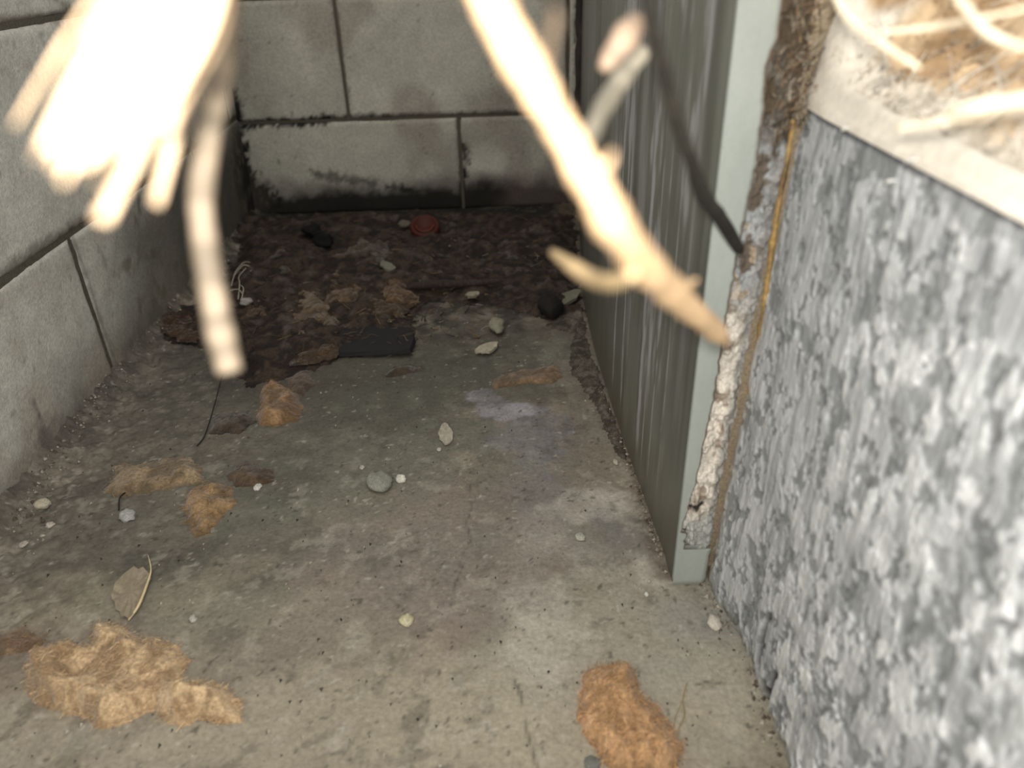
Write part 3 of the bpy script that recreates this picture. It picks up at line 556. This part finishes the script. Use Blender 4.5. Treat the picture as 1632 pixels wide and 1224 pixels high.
for i, (ol, H, tn, lb) in enumerate([
    ([(470, 500), (485, 478), (510, 490), (535, 520), (530, 548), (500, 562), (475, 545)], .02, (.27, .17, .08), 'curled light-brown fibre clump left of the dark slab'),
    ([(525, 480), (530, 450), (560, 445), (578, 470), (565, 495), (535, 500)], .022, (.25, .14, .06), 'tan-brown fibre clump behind the dark slab'),
    ([(605, 470), (615, 457), (640, 462), (658, 480), (640, 498), (612, 492)], .02, (.28, .155, .065), 'orange-brown fibre clump right behind the dark slab, beside the dark stick'),
    ([(560, 500), (600, 490), (640, 500), (620, 515), (570, 520)], .018, (.20, .115, .05), 'low brown fibre clump directly behind the dark slab'),
    ([(385, 520), (400, 500), (425, 505), (430, 530), (405, 545), (388, 540)], .016, (.22, .12, .055), 'brown fibre clump right of the hanging stem tip, by the white chip'),
    ([(268, 538), (280, 518), (310, 512), (325, 525), (300, 545)], .008, (.16, .085, .04), 'brown fibre scrap at the foot of the left wall'),
    ([(540, 420), (580, 395), (620, 400), (625, 425), (580, 438)], .02, (.15, .10, .05), 'dim brown fibre clump deep in the litter below the black lump'),
    ([(470, 560), (510, 545), (540, 560), (520, 575), (480, 580)], .014, (.20, .12, .06), 'brown fibre clump in front of the curled one'),
    ([(430, 440), (440, 410), (470, 405), (480, 430), (455, 450)], .018, (.13, .085, .045), 'dim brown fibre clump at the far left of the litter'),
    ([(770, 420), (830, 400), (850, 405), (800, 430)], .012, (.16, .12, .085), 'long greyish fibre clump right of the red cap')]):
    cn = np.mean(ol, 0); ol = [tuple(cn + (np.array(q) - cn) * 1.3) for q in ol]
    lump('fibre_clump', ol, H * .5, np.array(tn) * .42, lb, 'fibre clump', 520, .0025, .016, G2, seed=20 + i, srad=1.3, base=.006, frayed=1.0)

rs = np.random.RandomState(8); n = 900; P = []
for i in range(n):
    q = fl(rs.uniform(385, 915), 350 + 200 * rs.rand() ** .8, .013); P.append(q + [0, 0, .003 * rs.randn()])
P = np.array([p for p in P if not (p[0] > -.02 and p[1] < 1.10) and XL + .02 < p[0] < .25 * S]); n = len(P); th = rs.rand(n) * 6.28; D = np.stack([np.cos(th), np.sin(th), .25 * rs.rand(n)], -1)
V, Fc, co = strands(P, D, .008 + .03 * rs.rand(n) ** 2, .0004 + .0016 * rs.rand(n) ** 3, np.array([(.16, .10, .05), (.04, .03, .022), (.11, .085, .06), (.22, .19, .15)])[rs.choice(4, n, p=[.3, .4, .2, .1])], rs, 1.0)
tag(mesh('litter_fibres', V, Fc, 'strand', cols=co, smooth=False), 'brown and black fibres strewn over the dark litter', 'litter', kind='stuff')
# dark slab, stick, black lumps, red cap
def slab(pts, H, tone, label):
    P = np.array([fl(*p, .004) for p in pts]); n = len(P); V = np.concatenate([P, P * .96 + P.mean(0) * .04 + [0, 0, H]]); V[:, :] += RS.randn(*V.shape) * .0004
    Fc = [tuple(range(n))[::-1], tuple(range(n, 2 * n))] + [(k, (k + 1) % n, n + (k + 1) % n, n + k) for k in range(n)]
    o = mesh('slate_piece', V, Fc, 'stone', cols=np.array(tone), loc=P.mean(0), smooth=False); return tag(o, label, 'slab')
slab([(540, 568), (600, 567), (656, 564), (663, 545), (657, 527), (600, 525), (548, 530), (536, 548)], .006, (.018, .016, .017), 'flat blackish slab lying at the near edge of the litter')
stick('stick', [ground(652, 472, .016), ground(690, 471, .019), ground(740, 469, .018), ground(800, 464, .018)], [.005, .008, .007, .003], (.035, .025, .02), 'thin straight dark stick lying across the litter behind the pale stones', 'stick', mat='debris', wob=.3)
pebble('black_lump', (518, 400), 32, 26, (.004, .004, .004), 'larger black oval lump in the litter near the far wall', 'lump', .7, 31, 35, .014, jag=.7)
pebble('black_lump', (500, 383), 26, 16, (.004, .004, .004), 'smaller black lump just behind the larger black oval one', 'lump', .6, 32, 0, .016, jag=.8)
pebble('black_lump', (877, 500), 40, 30, (.02, .016, .014), 'dark brown round lump near the far end of the metal frame', 'lump', .9, 33, 0, .004, jag=.4)
# red cap: shallow ribbed cap with a recessed face
cc0 = ground(679, 374, .006); cap = empty('bottle_cap', cc0, label='small round orange-red cap lying in the litter near the far wall', cat='cap')
prof = [(0, .0), (.026, 0), (.028, .004), (.028, .016), (.025, .019), (.022, .019), (.020, .015), (0, .014)]; V = []; nn = 32
for r_, z in prof:
    for k in range(nn):
        a = 2 * math.pi * k / nn; rr = r_ * (1 + (.03 if (k % 2 and .02 < r_ and z < .018) else 0)); V.append((rr * math.cos(a), rr * math.sin(a), z))
V = np.array(V); tl = math.radians(28); V = V @ np.array([[1, 0, 0], [0, math.cos(tl), math.sin(tl)], [0, -math.sin(tl), math.cos(tl)]]) + cc0
Fc = [(i * nn + k, i * nn + (k + 1) % nn, (i + 1) * nn + (k + 1) % nn, (i + 1) * nn + k) for i in range(len(prof) - 1) for k in range(nn)]
mesh('cap_shell', V, np.array(Fc), 'plain', parent=cap, cols=np.array((.06, .011, .006)))
P = [cc0 + np.array([.017 * math.cos(a), .017 * math.sin(a) - .008, .018 + .017 * math.sin(a) * .5]) for a in np.radians(np.linspace(190, 350, 9))]
V, Fc = tube(spline(P, 24), .0012, 6); mesh('rim_highlight_ridge', V, Fc, 'plain', parent=cap, cols=np.array((.16, .035, .02))).name = 'rim_highlight_arc'  # lighter red arc: highlight on the cap rim put into the colour

# stones and chips
pebble('stone', (792, 527), 27, 24, (.40, .38, .28), 'pale yellowish stone at the near edge of the litter, upper one of two', 'stone', .7, 41, 0, .004)
flake('chip', [(757, 567), (770, 556), (788, 552), (793, 556), (785, 566), (768, 570)], (.42, .37, .28), 'flat pale pinkish chip just in front of the yellowish stone', 'chip', .003, .004)
pebble('stone', (605, 771), 42, 32, (.27, .27, .22), 'grey rounded stone in the middle of the floor beside a tiny white one', 'stone', .45, 42, 20, jag=.35)
pebble('stone', (639, 765), 17, 12, (.72, .70, .60), 'tiny bright white stone touching the grey rounded stone', 'stone', .7, 43, 30)
flake('chip', [(700, 690), (708, 676), (716, 682), (722, 698), (714, 710), (700, 704)], (.42, .38, .30), 'ragged pale flake on the floor above and right of the grey rounded stone', 'chip', .0012, .0006)
pebble('stone', (648, 990), 22, 20, (.52, .47, .30), 'pale yellow stone alone on the near floor', 'stone', .5, 44)
pebble('stone', (1139, 994), 25, 26, (.60, .54, .46), 'pale pinkish stone against the foot of the timber', 'stone', .35, 45)
pebble('stone', (203, 824), 24, 20, (.40, .40, .37), 'light grey stone below the ragged tuft at left', 'stone', .5, 46, 40)
pebble('stone', (68, 807), 26, 13, (.48, .43, .32), 'yellowish oval stone near the foot of the left wall', 'stone', .6, 47)
pebble('stone', (411, 777), 12, 12, (.60, .60, .54), 'tiny white stone right of the brown scrap', 'stone', .5, 48)
pebble('stone', (395, 497), 20, 9, (.55, .50, .46), 'small white chip in the litter just right of the hanging stem', 'stone', .6, 49, 0, .014)
pebble('stone', (925, 857), 17, 13, (.42, .41, .34), 'small ring-shaped pale pebble on the near right floor', 'stone', .4, 50, 30)
pebble('stone', (80, 838), 14, 8, (.5, .44, .36), 'small pinkish stone right below the yellowish oval one', 'stone', .5, 51, 30)
pebble('stone', (38, 869), 14, 8, (.48, .42, .36), 'small pinkish stone by the left margin of the photo', 'stone', .5, 52, 30)
pebble('stone', (1030, 948), 7, 6, (.65, .64, .58), 'tiny white speck of stone left of the timber foot', 'stone', .6, 53)
pebble('stone', (943, 1217), 28, 22, (.15, .15, .13), 'dark grey stone at the bottom edge beside the orange-tan tuft', 'stone', .4, 54)
pebble('stone', (308, 987), 12, 12, (.46, .44, .38), 'small pale grey stone right of the curved straw', 'stone', .5, 55, 30)
pebble('stone', (577, 746), 9, 6, (.45, .43, .36), 'tiny pale stone left behind the grey rounded stone', 'stone', .5, 56)
pebble('stone', (700, 717), 7, 6, (.5, .45, .38), 'tiny pale stone below the ragged pale flake', 'stone', .6, 57)
pebble('stone', (981, 737), 9, 12, (.5, .45, .36), 'small pale stone in the crumbs along the frame foot', 'stone', .6, 58)
flake('chip', [(608, 440), (612, 432), (626, 438), (632, 446), (620, 448)], (.30, .29, .22), 'pale greenish chip in the middle of the litter', 'chip', .003, .016)
flake('chip', [(636, 374), (644, 367), (655, 371), (652, 376), (642, 377)], (.22, .18, .14), 'dull pale chip just left of the red cap', 'chip', .003, .018)
flake('chip', [(742, 480), (752, 475), (763, 476), (762, 481), (750, 484)], (.30, .28, .2), 'yellowish chip in front of the dark stick', 'chip', .003, .008)
flake('chip', [(880, 482), (900, 476), (920, 470), (922, 480), (905, 492), (888, 494)], (.20, .19, .14), 'flat greenish-grey piece close to the metal frame', 'chip', .004, .006)
# translucent seed husk with its curved straw
flake('husk', [(180, 958), (185, 935), (200, 918), (222, 910), (238, 918), (236, 945), (222, 968), (205, 985), (190, 980)], (.30, .25, .175), 'oval dull husk lying flat above the largest fibre tuft', 'husk', .0006, .0008, bend=.003)
stick('curved_straw', [ground(205, 990, .001), ground(222, 970, .003), ground(236, 940, .005), ground(242, 912, .003), ground(236, 885, .001)], [.0006, .0012, .0011, .0006, .0003], (.55, .45, .26), 'curved shiny straw along the right side of the oval husk', 'straw')
stick('wire', [ground(358, 608, .012), ground(346, 645, .007), ground(334, 680, .004), ground(325, 700, .002), ground(314, 712, .001)], .0007, (.012, .011, .01), 'thin black wire on the floor below the hanging stem', 'wire', mat='plain')
stick('wire', [ground(202, 788, .003), ground(193, 800, .005), ground(190, 814, .001)], .0008, (.015, .013, .012), 'short black bent wire under the ragged tuft at left', 'wire', mat='plain')
stick('thread', [ground(1094, 1092, .002), ground(1088, 1120, .003), ground(1091, 1140, .001), ground(1082, 1162, .001), ground(1077, 1180, .001)], .0004, (.25, .18, .07), 'fine yellow-brown thread right of the orange-tan tuft', 'thread')
stick('thread', [ground(1088, 1120, .003), ground(1076, 1145, .001), ground(1074, 1165, .001)], .0003, (.25, .18, .07), 'finer thread branching beside the yellow-brown one', 'thread')
wt = empty('white_fibres', ground(388, 460), label='wisp of thin white fibres tangled just right of the hanging stem, on the litter', cat='fibres')
for i, pl in enumerate([[(372, 470), (380, 450), (392, 432), (402, 436)], [(378, 452), (392, 440), (406, 442), (403, 450)], [(383, 492), (386, 470), (384, 455), (396, 445)], [(388, 494), (392, 478), (384, 468)], [(370, 478), (384, 480), (392, 486)]]):
    P = [ground(*p, .016 + .004 * (j % 2)) for j, p in enumerate(pl)]; V, Fc = tube(spline(P, 14), .0009, 4); mesh('strand', V, Fc, 'strand', parent=wt, cols=np.array((.42, .38, .30)))

# pits and sand grains: too many and too fine to count
rs = np.random.RandomState(77); n = 1500; V = []; Fs = []; Cs = []
for i in range(n):
    px, py = rs.uniform(20, 1180), 480 + 740 * rs.rand() ** .9
    p = ground(px, py)
    if p[0] < XL + .01 or (p[0] > .26 * S and p[1] > YF) or p[0] > .35 * S: continue
    if rs.rand() > .35 + .65 * math.exp(-(p[0] - XL) / .12) and rs.rand() > .5: continue
    s_ = .0005 + .0014 * rs.rand() ** 3; b = len(V)
    for k in range(3): a = 2.1 * k + rs.rand(); V.append(p + [s_ * math.cos(a), s_ * math.sin(a) * (1 + rs.rand()), -.0003])
    V.append(p + [0, 0, s_ * 1.2]); V.append(p + [s_ * .4, s_ * .3, s_ * .7])
    Fs += [(b, b + 1, b + 3), (b + 1, b + 2, b + 4), (b + 2, b, b + 3), (b + 1, b + 4, b + 3), (b + 2, b + 3, b + 4)]
    cl = np.array([(.45, .41, .33), (.3, .27, .21), (.04, .035, .03), (.10, .08, .06)][rs.choice(4, p=[.3, .2, .3, .2])]); Cs += [cl] * 5
tag(mesh('grit', V, Fs, 'stone', cols=np.array(Cs), smooth=False), 'fine pale and dark grit sprinkled over the concrete', 'grit', kind='stuff')
# crumbs along wall feet
for nm, line, lab, sd_ in (('crumbs', [(395, 360), (185, 600), (90, 725), (0, 858)], 'rough mortar crumbs along the foot of the left wall', 5), ('crumbs', [(945, 585), (985, 690), (1030, 800), (1072, 915), (1130, 930), (1210, 1085), (1250, 1224)], 'brown crumbs along the feet of frame and timber', 6)):
    rs = np.random.RandomState(sd_); L3 = np.array([fl(*p) for p in line]); V = []; Fs = []; Cs = []
    for i in range(420):
        u = rs.rand() * (len(L3) - 1); k = int(u); p = L3[k] * (1 - u + k) + L3[k + 1] * (u - k); p[0] += (abs(rs.randn()) * .012 + .001) * (1 if sd_ == 5 else -.45); p[2] = float(floor_h(p[0], p[1]))
        s_ = .0007 + .0022 * rs.rand() ** 3; b = len(V); c0 = RS.rand(5, 3) - .5
        base = np.array([(1, 0, 0), (0, 1, 0), (-1, 0, 0), (0, -1, 0), (0, 0, 1.)]) + c0 * .5; V += list(p + base * s_)
        Fs += [(b + q, b + (q + 1) % 4, b + 4) for q in range(4)] + [(b + 3, b + 2, b + 1, b)]; cl = np.array([(.22, .19, .15), (.09, .065, .045), (.36, .33, .27)][rs.choice(3, p=[.5, .35, .15])]); Cs += [cl] * 5
    tag(mesh(nm, V, Fs, 'stone', cols=np.array(Cs), smooth=False), lab, 'crumbs', kind='stuff')

# ================================================================== near, out-of-focus twigs and stalks
STR = (.52, .38, .24)
tuft = empty('straw_bundle', dp(290, -120, .115), label='frayed bundle of overexposed pale straw stalks hanging in at the upper left', cat='straw')
SB = [([(225, -110), (140, 10), (88, 90), (24, 200)], 11, .125), ([(250, -110), (160, 40), (70, 235)], 20, .105), ([(270, -110), (190, 40), (85, 262)], 26, .102), ([(290, -110), (215, 40), (110, 275)], 28, .100),
      ([(300, -110), (230, 60), (135, 262)], 26, .101), ([(315, -110), (250, 50), (160, 245)], 24, .103), ([(330, -110), (275, 40), (195, 220)], 24, .104), ([(345, -110), (300, 30), (228, 180)], 24, .105),
      ([(355, -110), (325, 20), (262, 160)], 20, .106), ([(350, -110), (325, 20), (292, 120), (268, 180)], 15, .108), ([(350, -110), (300, 60), (240, 190), (162, 350)], [18, 20, 19, 15], .112), ([(365, -110), (320, 70), (282, 190), (248, 325)], [12, 14, 13, 11], .135),
      ([(330, -110), (250, 80), (185, 200), (150, 290)], 13, .109), ([(355, -110), (335, 40), (290, 130), (262, 200)], 20, .107), ([(300, -110), (190, 90), (100, 290)], 12, .107), ([(260, -110), (140, 110), (56, 252)], 12, .108)]
for i, (pl, wd, d) in enumerate(SB):
    P = [dp(x, y, d + .006 * math.sin(i * 2 + k)) for k, (x, y) in enumerate(pl)]; wd = wd if isinstance(wd, list) else [wd * 1.25, wd * 1.05, wd * .9, wd * .5]
    stick('stalk', P, [q * d / F for q in wd], STR, None, None, seed=i, parent=tuft, flat=.45, wob=.06).location -= Vector((0, 0, 0))
for ch in tuft.children: ch['_o'] = [0, 0, 0]

stem = stick('hanging_stem', [dp(366, -110, .165), dp(360, 0, .17), dp(352, 100, .175), dp(335, 200, .18), dp(321, 300, .183), dp(324, 370, .185), dp(336, 450, .188), dp(350, 525, .19), dp(366, 592, .192)],
      [19 * .18 / F, 20 * .18 / F, 21 * .18 / F, 20 * .18 / F, 21 * .18 / F, 22 * .18 / F, 22 * .188 / F, 22 * .19 / F, 20 * .19 / F], (.21, .165, .115), 'jointed pale straw stem hanging before the left wall, its blunt tip above the floor', 'stem', n=12, m=60, knots=.22, seed=5)
twig = empty('dry_twig', dp(740, -90, .105), label='long thick overexposed dry twig crossing the photo from top centre toward the metal frame', cat='twig')
stick('main_stem', [dp(725, -110, .105), dp(775, -10, .110), dp(812, 60, .114), dp(850, 130, .118), dp(905, 225, .125), dp(955, 315, .132), dp(994, 380, .145), dp(1042, 440, .175), dp(1105, 497, .23), dp(1140, 528, .27), dp(1158, 545, .30)],
      [26 * .105 / F, 27 * .11 / F, 28 * .115 / F, 28 * .12 / F, 27 * .125 / F, 26 * .132 / F, 30 * .145 / F, 30 * .175 / F, 22 * .23 / F, 15 * .27 / F, 5 * .30 / F], (.50, .34, .19), None, None, n=12, m=110, parent=twig, knots=.75, seed=11, wob=.3)
stick('side_shoot', [dp(1010, 435, .150), dp(985, 449, .165), dp(950, 446, .19), dp(915, 426, .21), dp(880, 402, .23)], [9 * .15 / F, 14 * .16 / F, 15 * .19 / F, 13 * .21 / F, 6 * .23 / F], (.36, .26, .14), None, None, n=8, m=30, parent=twig, seed=12)
stick('side_shoot', [dp(925, 250, .130), dp(940, 215, .17), dp(962, 170, .21), dp(992, 125, .23), dp(1022, 85, .24)], [10 * .13 / F, 14 * .17 / F, 16 * .21 / F, 16 * .23 / F, 14 * .24 / F], (.29, .26, .20), None, None, n=8, m=30, parent=twig, knots=.3, seed=13)
stick('bud', [dp(960, 112, .20), dp(975, 90, .2), dp(995, 62, .20), dp(1012, 38, .21), dp(1020, 25, .21)], [7 * .2 / F, 18 * .2 / F, 23 * .2 / F, 18 * .2 / F, 7 * .2 / F], (.28, .20, .14), None, None, n=10, m=24, parent=twig, knots=.3, seed=14)
stick('bud', [dp(866, 120, .118), dp(878, 60, .125), dp(886, 30, .13), dp(880, 15, .13)], [6 * .12 / F, 9 * .12 / F, 10 * .125 / F, 5 * .13 / F], (.10, .07, .045), None, None, n=8, m=16, parent=twig, seed=15)
stick('bud', [dp(1030, 428, .165), dp(1012, 400, .168), dp(1005, 378, .17)], [12 * .165 / F, 9 * .165 / F, 2 * .165 / F], (.42, .29, .17), None, None, n=8, m=12, parent=twig, seed=17)
stick('bud', [dp(1085, 470, .205), dp(1100, 452, .21), dp(1112, 445, .21)], [12 * .2 / F, 8 * .2 / F, 2 * .2 / F], (.36, .25, .14), None, None, n=8, m=12, parent=twig, seed=18)
stick('bud', [dp(945, 285, .131), dp(968, 262, .132), dp(976, 240, .133)], [12 * .13 / F, 8 * .13 / F, 2 * .13 / F], (.42, .29, .17), None, None, n=8, m=12, parent=twig, seed=19)
stick('dark_streak', [dp(1022, -110, .16), dp(1030, 0, .18), dp(1052, 90, .21), dp(1078, 190, .24), dp(1104, 262, .27), dp(1122, 312, .31), dp(1146, 345, .36), dp(1178, 397, .42)], [10 * .16 / F, 11 * .18 / F, 11 * .21 / F, 12 * .24 / F, 12 * .27 / F, 13 * .31 / F, 12 * .36 / F, 9 * .42 / F], (.022, .019, .014), 'slim dark brown streak with its tip on the pale edge of the metal frame', 'twig', n=8, m=40, knots=.3, seed=16, mat='debris')  # thin dark tube running down to the frame edge
# stalks lying on the heap
for i, (pl, wd, lb) in enumerate([
    ([(1310, -60, .26), (1345, 15, .25), (1395, 62, .235), (1465, 108, .22)], 11, 'thick bright straw stalk slanting across the upper left of the fibre bedding'),
    ([(1430, 205, .23), (1520, 190, .21), (1632, 168, .19), (1720, 150, .18)], 9, 'bright straw stalk lying level across the middle of the fibre bedding'),
    ([(1515, 180, .20), (1570, 168, .19), (1640, 158, .18), (1720, 145, .17)], 13, 'broadest bright straw stalk at the right margin of the bedding'),
    ([(1400, 52, .25), (1480, 44, .24), (1560, 30, .22), (1700, 0, .20)], 7, 'thin straw stalk near the top margin of the bedding'),
    ([(1490, -60, .22), (1545, 20, .20), (1590, 60, .19), (1690, 90, .18)], 8, 'straw stalk steeply crossing the thin top one on the bedding')]):
    stick('straw_stalk', [dp(x, y, d) for x, y, d in pl], [wd * .5 * .2 / F, wd * .2 / F, wd * .8 * .2 / F, wd * .3 * .2 / F], (.70, .60, .44), lb, 'straw', n=8, m=24, seed=30 + i, group='straw stalks on the fibre bedding', knots=.25)
for i, (x, y, lb) in enumerate([(1347, 206, 'white fleck on the lower rim of the fibre bedding, nearest the frame'), (1418, 290, 'white fleck stuck to the timber just under the bedding rim'), (1452, 257, 'white fleck at the bedding rim, rightmost of the white flecks')]):
    q = onX(x, y, .383 * S - .0015); V, Fc = tube([q + [0, .0045, -.002], q + [0, .0015, -.0005], q + [-.0005, -.0015, .001], q + [0, -.0045, .002]], [.0006, .0016, .0016, .0005], 6, .3, i, .5)
    tag(mesh('white_fleck', V, Fc, 'plain', cols=np.array((.85, .84, .78)), loc=q), lb, 'fleck', 'white flecks along the bedding rim')

for o in bpy.data.objects:
    if '_o' in o: del o['_o']
